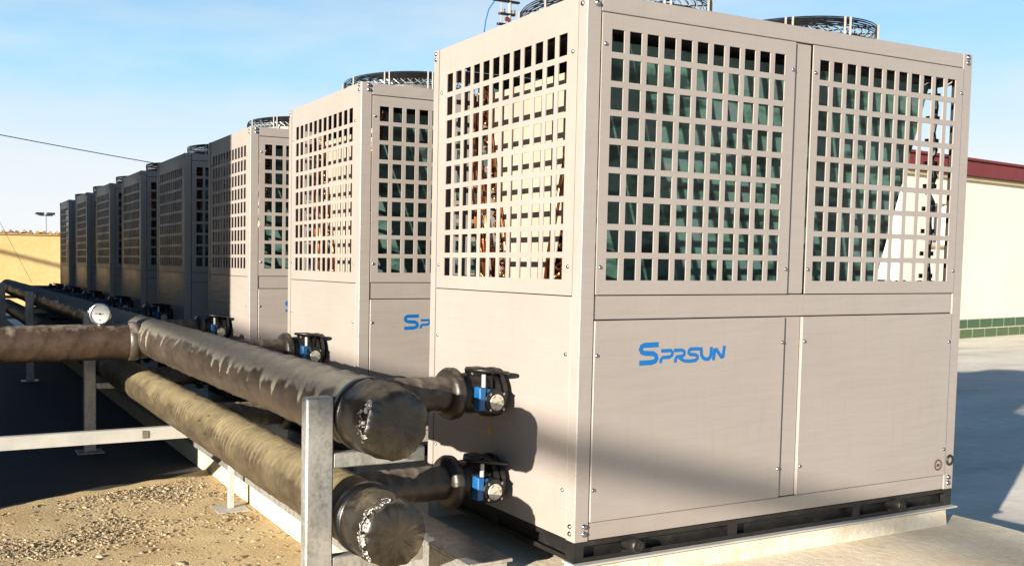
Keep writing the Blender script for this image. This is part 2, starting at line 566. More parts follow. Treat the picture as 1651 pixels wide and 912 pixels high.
def same(name, src, parent, shift):
    # another object on the same mesh, moved by shift
    o = bpy.data.objects.new(name, src.data)
    COL.objects.link(o)
    c = ORIGIN[src] + Vector(shift)
    o.parent = parent
    o.location = c - (ORIGIN[parent] if parent is not None else Vector())
    ORIGIN[o] = c
    if 'kind' in src: o['kind'] = src['kind']
    return o

KIDS = {}
def copy_tree(o, parent=None, kids=None):
    c = o.copy()
    COL.objects.link(c)
    c.parent = parent
    for ch in kids[o]:
        copy_tree(ch, c, kids)
    return c

def kids_map():
    k = {}
    for o in bpy.data.objects:
        k.setdefault(o, [])
        if o.parent is not None:
            k.setdefault(o.parent, []).append(o)
    return k

# ------------------------------------------------------------------ setting
GZ = -0.55
mb = MB().add([(-400, -400, GZ), (400, -400, GZ), (400, 400, GZ), (-400, 400, GZ)], [(0, 1, 2, 3)])
obj('ground', mb, 'ground', kind='structure')

# gritty sandy ground left of the plinth: gently uneven sheet
mb = MB()
nx, ny = 90, 260
X0, X1, Y0, Y1 = -4.6, -0.295, -4.5, 4.0
edge_y = lambda x: 4.06 + 0.455 * x + 0.06 * sin(x * 3.1) + 0.03 * noise.noise(Vector((x * 6, 0, 2)))
vs = []
for j in range(ny + 1):
    for i in range(nx + 1):
        x = X0 + (X1 - X0) * i / nx
        y = Y0 + (edge_y(x) - Y0) * j / ny
        h = 0.010 + 0.008 * noise.noise(Vector((x * 2.2, y * 2.2, 0))) + 0.004 * noise.noise(Vector((x * 9, y * 9, 3)))
        if j >= ny - 3: h += (0.012, 0.020, 0.016, 0.0)[j - ny + 3] * (0.8 + 0.5 * noise.noise(Vector((x * 7, 1, 1))))
        if j == ny: h = 0.0
        vs.append((x, y, GZ + 0.006 + max(h, 0.0)))
fs = [(j * (nx + 1) + i, j * (nx + 1) + i + 1, (j + 1) * (nx + 1) + i + 1, (j + 1) * (nx + 1) + i) for j in range(ny) for i in range(nx)]
mb.add(vs, fs)
obj('sandy_ground', mb, 'sand', smooth=True, kind='structure')

obj('shade_sheet', MB().add([(-11.4, 0.0, GZ + 0.004), (-0.292, 0.0, GZ + 0.004), (-0.292, 26, GZ + 0.004), (-11.4, 26, GZ + 0.004)], [(0, 1, 2, 3)]), 'shade_sheet', kind='structure')  # dark sheet added beyond the shadow edge to deepen the shade
# loose stone chips
mb = MB()
ico = []
bm = bmesh.new()
bmesh.ops.create_icosphere(bm, subdivisions=1, radius=1)
bm.verts.index_update()
iv = [v.co.copy() for v in bm.verts]
iff = [[v.index for v in f.verts] for f in bm.faces]
bm.free()
octv = [Vector(p) for p in ((1, 0, 0), (-1, 0, 0), (0, 1, 0), (0, -1, 0), (0, 0, 1), (0, 0, -1))]
octf = [(0, 2, 4), (2, 1, 4), (1, 3, 4), (3, 0, 4), (2, 0, 5), (1, 2, 5), (3, 1, 5), (0, 3, 5)]
cnt = 0
for _ in range(260):
    x, y = random.uniform(-2.2, -0.36), random.uniform(0.9, 3.6)
    if y > edge_y(x) - 0.1: continue
    s0 = random.uniform(0.010, 0.021)
    rz = random.uniform(0, 6.28)
    pts = []
    for p in iv:
        k = random.uniform(0.75, 1.15)
        a, b2, c2 = p.x * s0 * k * 1.3, p.y * s0 * k * 0.9, p.z * s0 * 0.55 * k
        pts.append((x + a * cos(rz) - b2 * sin(rz), y + a * sin(rz) + b2 * cos(rz), GZ + 0.018 + c2))
    mb.add(pts, iff)
while cnt < 17000:
    x = random.uniform(-2.3, -0.31)
    y = random.uniform(0.4, 4.6)
    if y > edge_y(x) - 0.05:
        continue
    dens = noise.noise(Vector((x * 1.3, y * 1.1, 5.1))) + (0.9 if y > 2.25 + 0.25 * (x + 1.2) else -0.30)
    if random.random() > 0.12 + 0.9 * max(0, dens):
        continue
    cnt += 1
    s0 = 0.0035 + 0.008 * random.random() ** 2.2
    big = s0 > 0.0085
    V_, F_ = (iv, iff) if big else (octv, octf)
    rz = random.uniform(0, 6.28)
    sx, sy, sz = s0 * random.uniform(0.8, 1.6), s0 * random.uniform(0.7, 1.1), s0 * random.uniform(0.4, 0.8)
    cz = GZ + 0.013 + sz * 0.35
    pts = []
    for p in V_:
        k = random.uniform(0.75, 1.15)
        a, b2, c2 = p.x * sx * k, p.y * sy * k, p.z * sz * k
        pts.append((x + a * cos(rz) - b2 * sin(rz), y + a * sin(rz) + b2 * cos(rz), cz + c2))
    mb.add(pts, F_)
prop(obj('gravel', mb, 'stones'), 'loose tan stone chips scattered over the sandy ground left of the pipes', 'gravel', kind='stuff')

# concrete: low step and plinth under the row
def slab(name, x0, x1, y0, y1, z0, z1, mat, bev=0.012):
    # slab with a little unevenness along its arrises
    mb = MB()
    n = max(2, int((y1 - y0) / 0.15))
    prof = [(x0, z0), (x0, z1 - bev), (x0 + bev, z1), (x1 - bev, z1), (x1, z1 - bev), (x1, z0)]
    vs = []
    for i in range(n + 1):
        y = y0 + (y1 - y0) * i / n
        for k, (x, z) in enumerate(prof):
            d = 0.004 * noise.noise(Vector((y * 5, k * 7.7, 1.0))) if k not in (0, 5) else 0
            vs.append((x + d, y, z + (d if k in (1, 2, 3, 4) else 0)))
    K = len(prof)
    fs = [(i * K + k, i * K + k + 1, (i + 1) * K + k + 1, (i + 1) * K + k) for i in range(n) for k in range(K - 1)]
    fs.append(tuple(range(K)))
    fs.append(tuple(n * K + k for k in range(K - 1, -1, -1)))
    mb.add(vs, fs)
    return obj(name, mb, mat, kind='structure')
slab('concrete_step', -0.29, -0.095, -3.0, 17.0, GZ - 0.05, -0.40, 'curb')
slab('concrete_plinth', -0.09, 2.39, -2.2, 16.0, GZ - 0.05, -0.17, 'concrete')

# ------------------------------------------------------------------ heat pump unit
W, D, H = 2.2, 1.08, 2.0
PITCH = 1.864
ZB = -0.17
unit = thing('heat_pump_unit', (0, 0, ZB), 'x', 'heat pump', 'heat pump units standing in a row on the concrete plinth')
U = unit
RZ0, RP, RH = 0.9668, 0.1035, 0.0812
def cuts(start, pitch, size, n, lo, hi):
    c = [lo]
    for k in range(n):
        c += [start + k * pitch, start + k * pitch + size]
    return c + [hi]
zc = cuts(RZ0, RP, RH, 9, 0.914, 1.931)
zc_s = cuts(RZ0, RP, RH, 9, 0.909, 1.999)
odd = lambda i, j: i % 2 == 1 and j % 2 == 1
# long side panels
def long_grille(x0, x1, h0):
    c = cuts(h0 - 0.0008, 0.0828, 0.0590, 11, x0, x1)
    return MB().grille((0, -0.0065, 0), (1, 0, 0), (0, 0, 1), (0, -1, 0), c, zc, odd, 0.005)
ga = obj('grille_panel', long_grille(0.066, 1.053, 0.110), 'paint', U)
gb = obj('grille_panel', long_grille(1.158, 2.135, 1.198), 'paint', U)
for g_ in (ga, gb):
    same('grille_panel', g_, U, (0, D + 0.013 + 0.005, 0))
cs = cuts(0.1098, 0.0733, 0.0500, 12, 0.050, 1.033)
gs = obj('grille_panel', MB().grille((0.001, 0, 0), (0, 1, 0), (0, 0, 1), (-1, 0, 0), cs, zc_s, odd, 0.004), 'paint', U)
for z0_, z1_ in ((0.909, 0.967), (1.876, 1.999)):
    obj('end_rail', MB().box(W - 0.006, W - 0.001, 0.050, 1.033, z0_, z1_, 0.001), 'paint', U)
for y_ in (0.055, 0.52, 0.985):
    mb = MB().box(W - 0.012, W - 0.006, y_, y_ + 0.022, 0.912, 1.996)
    obj('end_strut', mb, 'dark_inside', U)
# mullion, rails, lower panels (front and rear)
def pair(name, mb, mat='paint'):
    o = obj(name, mb, mat, U)
    same(name, o, U, (0, D - 0.012, 0))
    return o
pair('top_rail', MB().box(0.066, 2.135, -0.001, 0.013, 1.936, 1.999, 0.002))
pair('mullion', MB().box(1.057, 1.154, 0.003, 0.015, 0.914, 1.931, 0.002))
pair('middle_rail', MB().box(0.066, 2.135, 0.002, 0.014, 0.822, 0.910, 0.002))
pair('lower_panel', MB().box(0.066, 1.049, -0.0065, 0.008, 0.069, 0.818, 0.002))
pair('lower_strip', MB().box(1.053, 1.149, 0.003, 0.015, 0.069, 0.818, 0.002))
pair('lower_panel', MB().box(1.153, 2.135, -0.0066, 0.008, 0.069, 0.818, 0.002))
pair('bottom_rail', MB().box(0.066, 2.135, 0.001, 0.013, 0.0005, 0.065, 0.002))
lp = obj('end_panel', MB().box(0.001, 0.012, 0.050, 1.033, 0.0005, 0.905, 0.002), 'paint', U)
same('end_panel', lp, U, (W - 0.013, 0, 0))
# corner posts: folded angles
def angle_post(x, y, sx, sy):
    t_ = 0.010
    a, b2 = 0.062, 0.046
    P = [(0, 0), (a, 0), (a, t_), (t_, t_), (t_, b2), (0, b2)]
    P = [(0.003, 0)] + P[1:5] + [(0, b2), (0, 0.003)]
    vs = []
    for z in (0.0, H):
        for px, py in P:
            vs.append((x + sx * px, y + sy * py, z))
    n = len(P)
    fs = [(k, (k + 1) % n, n + (k + 1) % n, n + k) for k in range(n)]
    fs += [tuple(range(n)), tuple(range(2 * n - 1, n - 1, -1))]
    return MB().add(vs, fs)
for (x, y, sx, sy) in ((-0.002, -0.003, 1, 1), (W + 0.002, -0.003, -1, 1), (-0.002, D + 0.003, 1, -1), (W + 0.002, D + 0.003, -1, -1)):
    obj('corner_post', angle_post(x, y, sx, sy), 'paint', U)
# inner structure
obj('compressor_casing', MB().box(0.025, W - 0.025, 0.028, D - 0.028, 0.0, 0.890), 'dark_inside', U)
obj('drip_tray', MB().box(0.02, W - 0.02, 0.02, D - 0.02, 0.893, 0.915), 'black_steel', U)
obj('fan_deck', MB().box(0.010, W - 0.010, 0.014, D - 0.014, 1.975, 1.992, 0.001), 'paint', U)
obj('fan_duct', MB().box(0.10, 1.06, 0.12, 0.96, 1.90, 1.972).box(1.14, 2.10, 0.12, 0.96, 1.90, 1.972), 'dark_inside', U)
# inner frame uprights and straps seen through the open side
for x in (1.085, 2.145):
    for y in (0.03, D - 0.03):
        obj('inner_upright', MB().box(x - 0.012, x + 0.012, y - 0.01, y + 0.01, 0.916, 1.97), 'dark_inside', U)
# V-shaped pair of coils
def slab_yz(x0, x1, quad):
    vs = [(x0, y, z) for y, z in quad] + [(x1, y, z) for y, z in quad]
    return MB().add(vs, [(3, 2, 1, 0), (4, 5, 6, 7), (0, 1, 5, 4), (1, 2, 6, 5), (2, 3, 7, 6), (3, 0, 4, 7)])
yt, yb, th = 0.10, 0.335, 0.055
q1 = [(yt, 1.865), (yt + th, 1.865), (yb + th, 0.92), (yb, 0.92)]
obj('coil', slab_yz(0.205, 2.055, q1), 'fins', U)
obj('coil', slab_yz(0.205, 2.055, [(D - y, z) for y, z in q1]), 'fins', U)
# cream end plates closing the V
pl = [(yt + th + 0.022, 1.785), (D - yt - th - 0.022, 1.785), (D - yb - th - 0.002, 0.93), (yb + th + 0.002, 0.93)]
o = obj('end_plate', slab_yz(0.162, 0.166, pl), 'plate', U)
same('end_plate', o, U, (1.90, 0, 0))
# tube sheets (narrow plates) and copper return bends at both ends of each coil
for flip in (0, 1):
    q = [(yt - 0.004, 1.88), (yt + th + 0.004, 1.88), (yb + th + 0.004, 0.917), (yb - 0.004, 0.917)]
    if flip: q = [(D - y, z) for y, z in q]
    for x in (0.200, 2.056):
        obj('tube_sheet', slab_yz(x, x + 0.004, q), 'liner', U)
mb = MB()
NB = 22
for flip in (0, 1):
    for x, sx in ((0.200, -1),):
        for k in range(NB):
            for row in (0, 1):
                f0 = (k + 0.25 + 0.3 * row) / NB
                f1 = f0 + 0.55 / NB
                pts = []
                for q in range(5):
                    a = pi * q / 4
                    ff = f0 + (f1 - f0) * (1 - cos(a)) / 2
                    y = yt + (yb - yt) * ff + 0.016 + 0.024 * row
                    z = 1.865 + (0.92 - 1.865) * ff
                    if flip: y = D - y
                    pts.append((x + sx * 0.042 * sin(a), y, z))
                mb.tube(pts, 0.0070, 5, cap=False)
o = obj('return_bends', mb, 'copper', U, smooth=True, kind='stuff')
# copper headers and capillaries at near end
mb = MB()
for flip in (0, 1):
    fy = (lambda y: D - y) if flip else (lambda y: y)
    for off, r_ in ((-0.028, 0.011), (0.078, 0.008)):
        mb.tube([(0.145, fy(yt + off + 0.03), 1.80), (0.150, fy(yb + off - 0.02), 1.06), (0.15, fy(yb + off), 0.92)], r_, 7)
obj('header_pipe', mb, 'copper', U, smooth=True)
rs = random.Random(3)
mb = MB()
for k in range(16):
    y0 = D - yb - 0.02 + rs.uniform(-0.03, 0.03)
    f = rs.uniform(0.05, 0.9)
    y1 = D - (yt + (yb - yt) * f) + 0.01
    z1 = 1.865 + (0.92 - 1.865) * f
    zm = rs.uniform(0.95, 1.25)
    mb.tube([(0.08, y0, 0.96), (0.075 + rs.uniform(0, 0.02), y0 + 0.05, zm), (0.10, (y0 + y1) / 2 + 0.04, (zm + z1) / 2), (0.16, y1, z1)], 0.0040, 5)
obj('capillary_tubes', mb, 'copper', U, smooth=True, kind='stuff')
# black cable bundle clipped to the far post
mb = MB()
pts = []
for k in range(26):
    z = 0.93 + k * 0.04
    pts.append((2.085 + 0.010 * sin(k * 2.1), 0.085 + 0.008 * cos(k * 1.7), z))
mb.tube(pts, 0.012, 7)
for k in range(9):
    z = 0.98 + k * 0.1035
    mb.box(2.045, 2.10, 0.07, 0.10, z, z + 0.02)
obj('cable_bundle', mb, 'wire_black', U, smooth=False)
# black base frame
mb = MB()
for y0, y1 in ((-0.001, 0.006), (D - 0.006, D + 0.001)):
    mb.box(0.0, W, y0, y1, -0.018, -0.001).box(0.0, W, y0, y1, -0.079, -0.062)
    for x in (0.0, 0.78, 1.52, 2.155):
        mb.box(x, x + 0.045, y0 + 0.0005, y1 - 0.0005, -0.062, -0.018)
for x0, x1 in ((0.0, 0.006), (W - 0.006, W)):
    mb.box(x0 + 0.0007, x1 - 0.0007, 0.006, D - 0.006, -0.018, -0.001).box(x0 + 0.0007, x1 - 0.0007, 0.006, D - 0.006, -0.079, -0.062)
    for y in (0.006, 0.5, D - 0.05):
        mb.box(x0 + 0.001, x1 - 0.001, y, y + 0.045, -0.062, -0.018)
mb.box(0.03, W - 0.03, 0.035, D - 0.035, -0.078, -0.002)
obj('base_frame', mb, 'black_steel', U)
for x in (0.275, 1.80):
    mb = MB().lathe([(0.024, -0.032), (0.026, -0.030), (0.026, 0.03)], 'Y', (x, 0, -0.036), 18)
    mb.box(x - 0.05, x + 0.05, -0.006, -0.001, -0.060, -0.052).box(x + 0.02, x + 0.05, -0.02, -0.001, -0.055, -0.025, 0.002)
    lg = obj('lifting_lug', mb, 'black_steel', U, smooth=False)
    obj('pipe_end', MB().ring((x, -0.034, -0.036), 0.021, 0.004, 'Y', 20, 5), 'black_steel', lg)
# pale steel channel between frame and plinth
def rough_bed(x0, x1, y0, y1, z0, z1):
    n = 70
    vs = []
    for i in range(n + 1):
        x = x0 + (x1 - x0) * i / n
        a = 0.010 * noise.noise(Vector((x * 5, y0, 0))) + 0.004 * noise.noise(Vector((x * 22, y0, 4)))
        vs += [(x, y0 - 0.006 + a * 0.8, z0), (x, y0 - 0.002 + a * 0.4, z0 + 0.030), (x, y0 + 0.002, z1), (x, y1, z1), (x, y1, z0)]
    fs = [(i * 5 + k, i * 5 + k + 1, i * 5 + k + 6, i * 5 + k + 5) for i in range(n) for k in range(4)]
    fs += [(0, 1, 2, 3, 4), tuple(n * 5 + k for k in (4, 3, 2, 1, 0))]
    return MB().add(vs, fs)
mb = MB()
mb.box(-0.010, 2.207, -0.028, 0.055, -0.087, -0.0795, 0.001)
mb.box(-0.010, 2.207, D - 0.05, D + 0.03, -0.087, -0.0795, 0.001)
obj('mounting_channel', mb, 'white_steel', U)
for y_ in (0.0, D - 0.06):
    obj('grout_bed', rough_bed(0.0, 2.168, y_, y_ + 0.05, -0.1705, -0.088), 'grout', U)
# screws
def screw(p, n, r=0.0075):
    prof = [(r, 0), (r, 0.25 * r), (r * 0.75, 0.6 * r), (r * 0.3, 0.8 * r)]
    ax = 'Y' if abs(n[1]) else 'X'
    sgn = n[1] if ax == 'Y' else n[0]
    return MB().lathe([(a, h * sgn) for a, h in prof], ax, p, 9)
s0 = obj('screw', screw((0.080, -0.0066, 1.82), (0, -1, 0)), 'screw', U, smooth=True)
base = Vector((0.080, -0.0066, 1.82))
spots = []
for x in (0.080, 1.040, 1.170, 2.122):
    spots += [(x, 1.82), (x, 1.015), (x - 0.003, 0.69 if x < 1 or x > 2 else 0.715), (x - 0.003, 0.19)]
for x, z in spots[1:]:
    same('screw', s0, U, Vector((x, -0.0066, z)) - base)
e0 = obj('screw', screw((0.0005, 0.075, 1.80), (-1, 0, 0)), 'screw', U, smooth=True)
base = Vector((0.0005, 0.075, 1.80))
for y in (0.075, 1.010):
    for z in (1.80, 1.015, 0.69, 0.18):
        if (y, z) != (0.075, 1.80):
            same('screw', e0, U, Vector((0.0005, y, z)) - base)
b0 = obj('bolt', screw((0.042, -0.0025, 1.985), (0, -1, 0), 0.0115), 'screw', U, smooth=True)
for x, z in ((0.042, 1.960), (0.042, 0.055), (0.042, 0.028), (2.168, 1.985), (2.168, 1.960), (2.168, 0.055), (2.168, 0.028)):
    same('bolt', b0, U, (x - 0.042, 0, z - 1.985))
c0 = obj('bolt', screw((-0.0015, 0.023, 1.985), (-1, 0, 0), 0.010), 'screw', U, smooth=True)
for y, z in ((0.023, 1.960), (0.023, 0.055), (0.023, 0.028), (1.062, 1.985), (1.062, 1.960), (1.062, 0.055), (1.062, 0.028)):
    same('bolt', c0, U, (0, y - 0.023, z - 1.985))
# blue lettering: one raised print per letter
LET = [('letter', 0.0195, [(0.372, 0.7235), (0.301, 0.7225), (0.289, 0.717), (0.285, 0.707), (0.291, 0.697), (0.306, 0.692), (0.347, 0.690), (0.361, 0.682), (0.365, 0.671), (0.358, 0.661), (0.341, 0.6565), (0.280, 0.6555)]),
       ('letter', 0.0135, [(0.386, 0.699), (0.436, 0.699), (0.444, 0.691), (0.440, 0.680), (0.427, 0.674), (0.394, 0.673), (0.386, 0.666), (0.385, 0.652)]),
       ('letter', 0.0135, [(0.450, 0.699), (0.492, 0.699), (0.503, 0.693), (0.504, 0.683), (0.495, 0.676), (0.464, 0.673), (0.459, 0.666), (0.459, 0.652)]),
       ('letter', 0.0135, [(0.478, 0.672), (0.492, 0.662), (0.507, 0.6565), (0.531, 0.655), (0.562, 0.657), (0.573, 0.665), (0.571, 0.674), (0.560, 0.679), (0.533, 0.681), (0.525, 0.688), (0.527, 0.697), (0.537, 0.702), (0.580, 0.702)]),
       ('letter', 0.0140, [(0.588, 0.707), (0.592, 0.677), (0.601, 0.665), (0.614, 0.660), (0.629, 0.660), (0.638, 0.667), (0.642, 0.680), (0.643, 0.707)]),
       ('letter', 0.0135, [(0.655, 0.654), (0.661, 0.698), (0.668, 0.698), (0.700, 0.664), (0.706, 0.664), (0.712, 0.710)])]
def stroke(pts, wd, y, th_):
    mbx = MB()
    n = len(pts)
    Lp, Rp = [], []
    for i, (x, z) in enumerate(pts):
        x0, z0 = pts[max(i - 1, 0)]
        x1, z1 = pts[min(i + 1, n - 1)]
        dx, dz = x1 - x0, z1 - z0
        l_ = sqrt(dx * dx + dz * dz)
        nx_, nz_ = -dz / l_, dx / l_
        Lp.append((x + nx_ * wd / 2, z + nz_ * wd / 2))
        Rp.append((x - nx_ * wd / 2, z - nz_ * wd / 2))
    vs = [(x, yy, z) for yy in (y, y - th_) for (x, z) in Lp + Rp]
    K = 2 * n
    fs = []
    for i in range(n - 1):
        fs += [(i, i + 1, n + i + 1, n + i), (K + i, K + n + i, K + n + i + 1, K + i + 1), (i, K + i, K + i + 1, i + 1), (n + i, n + i + 1, K + n + i + 1, K + n + i)]
    fs += [(0, n, K + n, K), (n - 1, K + n - 1, K + 2 * n - 1, 2 * n - 1)]
    return mbx.add(vs, fs)
for k, (nm, wd, pts) in enumerate(LET):
    obj(nm, stroke(pts, wd, -0.0060, 0.0013 + 0.0002 * k), 'blue', U)
# round emblem and ring lock at the lower right
mb = MB().ring((2.082, -0.0075, 0.120), 0.023, 0.0036, 'Y', 24, 4).box(2.073, 2.091, -0.009, -0.0055, 0.112, 0.124)
obj('emblem', mb, 'ring_print', U)
mb = MB().ring((2.170, -0.005, 0.135), 0.021, 0.0055, 'Y', 22, 5)
obj('grommet', mb, 'black_steel', U)
# warning sticker on end panel
mb = MB().add([(0.0002, 0.585, 0.305), (0.0002, 0.545, 0.305), (0.0002, 0.565, 0.345), (-0.0008, 0.585, 0.305), (-0.0008, 0.545, 0.305), (-0.0008, 0.565, 0.345)],
              [(0, 1, 2), (3, 5, 4), (0, 3, 4, 1), (1, 4, 5, 2), (2, 5, 3, 0)])
obj('warning_sticker', mb, 'yellow_sticker', U)
# fans
FR = 0.395
for fx in (0.58, 1.62):
    fy = 0.54
    o = obj('fan_cowl', MB().lathe([(FR - 0.005, 1.992), (FR - 0.015, 2.055), (FR - 0.005, 2.060), (FR - 0.03, 2.060), (FR - 0.035, 1.993)], 'Z', (fx, fy, 0), 44), 'liner', U, smooth=False)
    mb = MB()
    for k in range(13):
        r_ = 0.05 + k * 0.0285
        mb.ring((fx, fy, 2.137 - 0.016 * (r_ / 0.4) ** 2), r_, 0.0028, 'Z', 44, 4)
    for z in (2.126, 2.117, 2.108, 2.099, 2.090):
        mb.ring((fx, fy, z), FR + 0.004, 0.0028, 'Z', 48, 4)
    for k in range(16):
        a = 2 * pi * k / 16
        mb.tube([(fx + 0.04 * cos(a), fy + 0.04 * sin(a), 2.133), (fx + 0.25 * cos(a), fy + 0.25 * sin(a), 2.128), (fx + FR * cos(a), fy + FR * sin(a), 2.118)], 0.0032, 4)
    gd = obj('fan_guard', mb, 'wire_black', U)
    for k in range(10):
        a = 2 * pi * k / 10 - 1.75
        for d_ in ((-0.035, 0.035) if k % 3 == 0 else (0,)):
            a2 = a + d_
            c_, s_ = cos(a2), sin(a2)
            obj('guard_rod', MB().tube([(fx + (FR + 0.012) * c_, fy + (FR + 0.012) * s_, 1.992), (fx + (FR + 0.012) * c_, fy + (FR + 0.012) * s_, 2.127)], 0.0050, 6), 'wire_light', gd)
    mb = MB()
    nn = 60
    for k in range(nn):
        for sg in (1, -1):
            a = 2 * pi * k / nn
            mb.tube([(fx + (FR + 0.002) * cos(a + sg * j * 0.045), fy + (FR + 0.002) * sin(a + sg * j * 0.045), 2.058 + j * 0.014) for j in range(3)], 0.0016, 3, cap=False)
    obj('guard_mesh', mb, 'wire_light', gd, kind='stuff')
    mb = MB().lathe([(0.09, 1.995), (0.09, 2.06), (0.05, 2.075)], 'Z', (fx, fy, 0), 18)
    for k in range(5):
        a = 2 * pi * k / 5
        vs = []
        for rr, w_ in ((0.08, 0.05), (0.2, 0.10), (0.34, 0.13)):
            for sg in (-1, 1):
                da = sg * w_ / rr / 2
                vs.append((fx + rr * cos(a + da), fy + rr * sin(a + da), 2.035 + sg * 0.02))
        vs += [(x, y, z - 0.004) for x, y, z in vs]
        mb.add(vs, [(0, 1, 3, 2), (2, 3, 5, 4), (6, 8, 9, 7), (8, 10, 11, 9), (0, 2, 8, 6), (2, 4, 10, 8), (1, 7, 9, 3), (3, 9, 11, 5), (4, 5, 11, 10), (0, 6, 7, 1)])
    obj('fan', mb, 'wire_black', U)

ULAB = ['nearest and largest beige heat pump unit, whole blue lettering on its long side',
        'second beige heat pump unit in the row, lit, blue S and part of P showing',
        'third beige heat pump unit in the row, half sunlit, half in a vertical shadow',
        'fourth unit in the row, wholly in shadow, right behind the half-lit one',
        'fifth unit in the row, dark in shadow, between the fourth and sixth',
        'sixth unit in the row, narrow and dark, third from the far end',
        'seventh unit in the row, narrow and dark, last but one before the ochre wall',
        'farthest and smallest unit of the row, dark against the ochre wall']
kd = kids_map()
units = [unit]
for k in range(1, 8):
    c = copy_tree(unit, None, kd)
    c.location = (0, PITCH * k, ZB)
    units.append(c)
for c, l_ in zip(units, ULAB):
    c['label'] = l_

# ------------------------------------------------------------------ pipes
RIDGE = {}
def wrapped_pipe(axis, p0, p1, R, pitch, hgt, crumple, step=0.012, n=72, seed=0.0, sweep=1):
    # helically wrapped lagging with overlapping edges, as a solid of revolution with relief
    p0, p1 = Vector(p0), Vector(p1)
    Ln = (p1 - p0).length
    rows = int(Ln / step)
    vs = []
    rid = []
    for i in range(rows + 1):
        s_ = Ln * i / rows
        c_ = p0 + (p1 - p0) * (s_ / Ln)
        for k in range(n):
            th_ = 2 * pi * k / n
            q = (s_ / pitch + sweep * k / n + 0.25 * noise.noise(Vector((s_ * 1.5, cos(th_) * 0.8, sin(th_) * 0.8 + seed)))) % 1.0
            lip = hgt * (q ** 3 if q < 0.93 else (1 - q) / 0.07)
            rid.append(max(0.0, 1 - abs(q - 0.90) / 0.22) * min(1.2, max(0.0, 0.55 + 1.7 * noise.noise(Vector((s_ * 4.3, k / n * 3 + seed, 2.2))))))
            cr = crumple * noise.noise(Vector((s_ * 9, cos(th_) * 2.5, sin(th_) * 2.5 + seed))) + crumple * 0.5 * noise.noise(Vector((s_ * 26 + 3 * k / n, cos(th_) * 5, sin(th_) * 5 + seed)))
            big = 0.004 * noise.noise(Vector((s_ * 1.3, seed, cos(th_) * 0.5)))
            r_ = R + lip + cr + big
            a, b2 = r_ * cos(th_), r_ * sin(th_)
            vs.append(c_ + (Vector((a, 0, b2)) if axis == 'Y' else Vector((0, a, b2))))
    fs = [(i * n + k, i * n + (k + 1) % n, (i + 1) * n + (k + 1) % n, (i + 1) * n + k) for i in range(rows) for k in range(n)]
    fs += [tuple(range(n)), tuple(rows * n + k for k in range(n - 1, -1, -1))]
    mb = MB().add(vs, fs)
    mb.ridge = rid
    return mb

def end_wrap(X, Y0, Z, R, length, seed):
    rr = random.Random(seed)
    n = 72
    prof = [(R * 1.02, length), (R * 1.045, length * 0.92), (R * 1.03, length * 0.75), (R * 1.025, length * 0.6), (R * 1.04, length * 0.48), (R * 1.045, length * 0.35), (R * 1.03, length * 0.26), (R * 1.02, 0.045), (R * 0.99, 0.012), (R * 0.93, -0.004), (R * 0.6, -0.010), (R * 0.25, -0.014), (0.002, -0.012)]
    corners = sorted(rr.uniform(0, 2 * pi) for _ in range(11))
    vs = []
    for pi_, (r_, h) in enumerate(prof):
        for k in range(n):
            th_ = 2 * pi * k / n
            dmin = min(abs((th_ - c + pi) % (2 * pi) - pi) for c in corners)
            facet = 1.0 - 0.035 * min(1, dmin / 0.28) if pi_ >= 7 else 1.0
            cr = 0.006 * noise.noise(Vector((cos(th_) * 3, sin(th_) * 3, h * 14 + seed))) + 0.003 * noise.noise(Vector((cos(th_) * 9, sin(th_) * 9, h * 30 + seed)))
            d = (0.006 * noise.noise(Vector((r_ * cos(th_) * 14, r_ * sin(th_) * 14, seed))) + 0.010 * (r_ / R) * abs(noise.noise(Vector((cos(th_) * 4.5, sin(th_) * 4.5, seed + 2))))) if pi_ > 8 else 0
            r2 = r_ * facet + (cr if pi_ < 11 else 0)
            vs.append((X + r2 * cos(th_), Y0 + h + d, Z + r2 * sin(th_)))
    K = len(prof)
    fs = [(i * n + k, i * n + (k + 1) % n, (i + 1) * n + (k + 1) % n, (i + 1) * n + k) for i in range(K - 1) for k in range(n)]
    fs += [tuple(range(n)), tuple((K - 1) * n + k for k in range(n - 1, -1, -1))]
    return MB().add(vs, fs)

def foil(X, Y0, Z, R, a0, a1, seed):
    # crinkled ragged strip of foil tape round part of the rim
    rr = random.Random(seed)
    n = int((a1 - a0) / 3.4)
    rows = 5
    vs = []
    for i in range(n):
        f = i / (n - 1)
        a = radians(a0 + (a1 - a0) * f)
        wd = 0.010 + 0.040 * abs(noise.noise(Vector((f * 7, seed, 0)))) * sin(pi * f)
        for j in range(rows):
            g_ = j / (rows - 1)
            y = Y0 + 0.004 + wd * 1.6 * g_ + rr.uniform(-0.004, 0.004)
            r_ = R * (1.018 + 0.03 * g_) + rr.uniform(0.001, 0.0035)
            if j == 0:
                r_ -= 0.010
            vs.append((X + r_ * cos(a), y, Z + r_ * sin(a)))
    fs = []
    for i in range(n - 1):
        for j in range(rows - 1):
            if noise.noise(Vector((i * 0.35, j * 0.8, seed * 3.3))) > 0.10:
                continue
            fs.append((i * rows + j, (i + 1) * rows + j, (i + 1) * rows + j + 1, i * rows + j + 1))
    return MB().add(vs, fs)

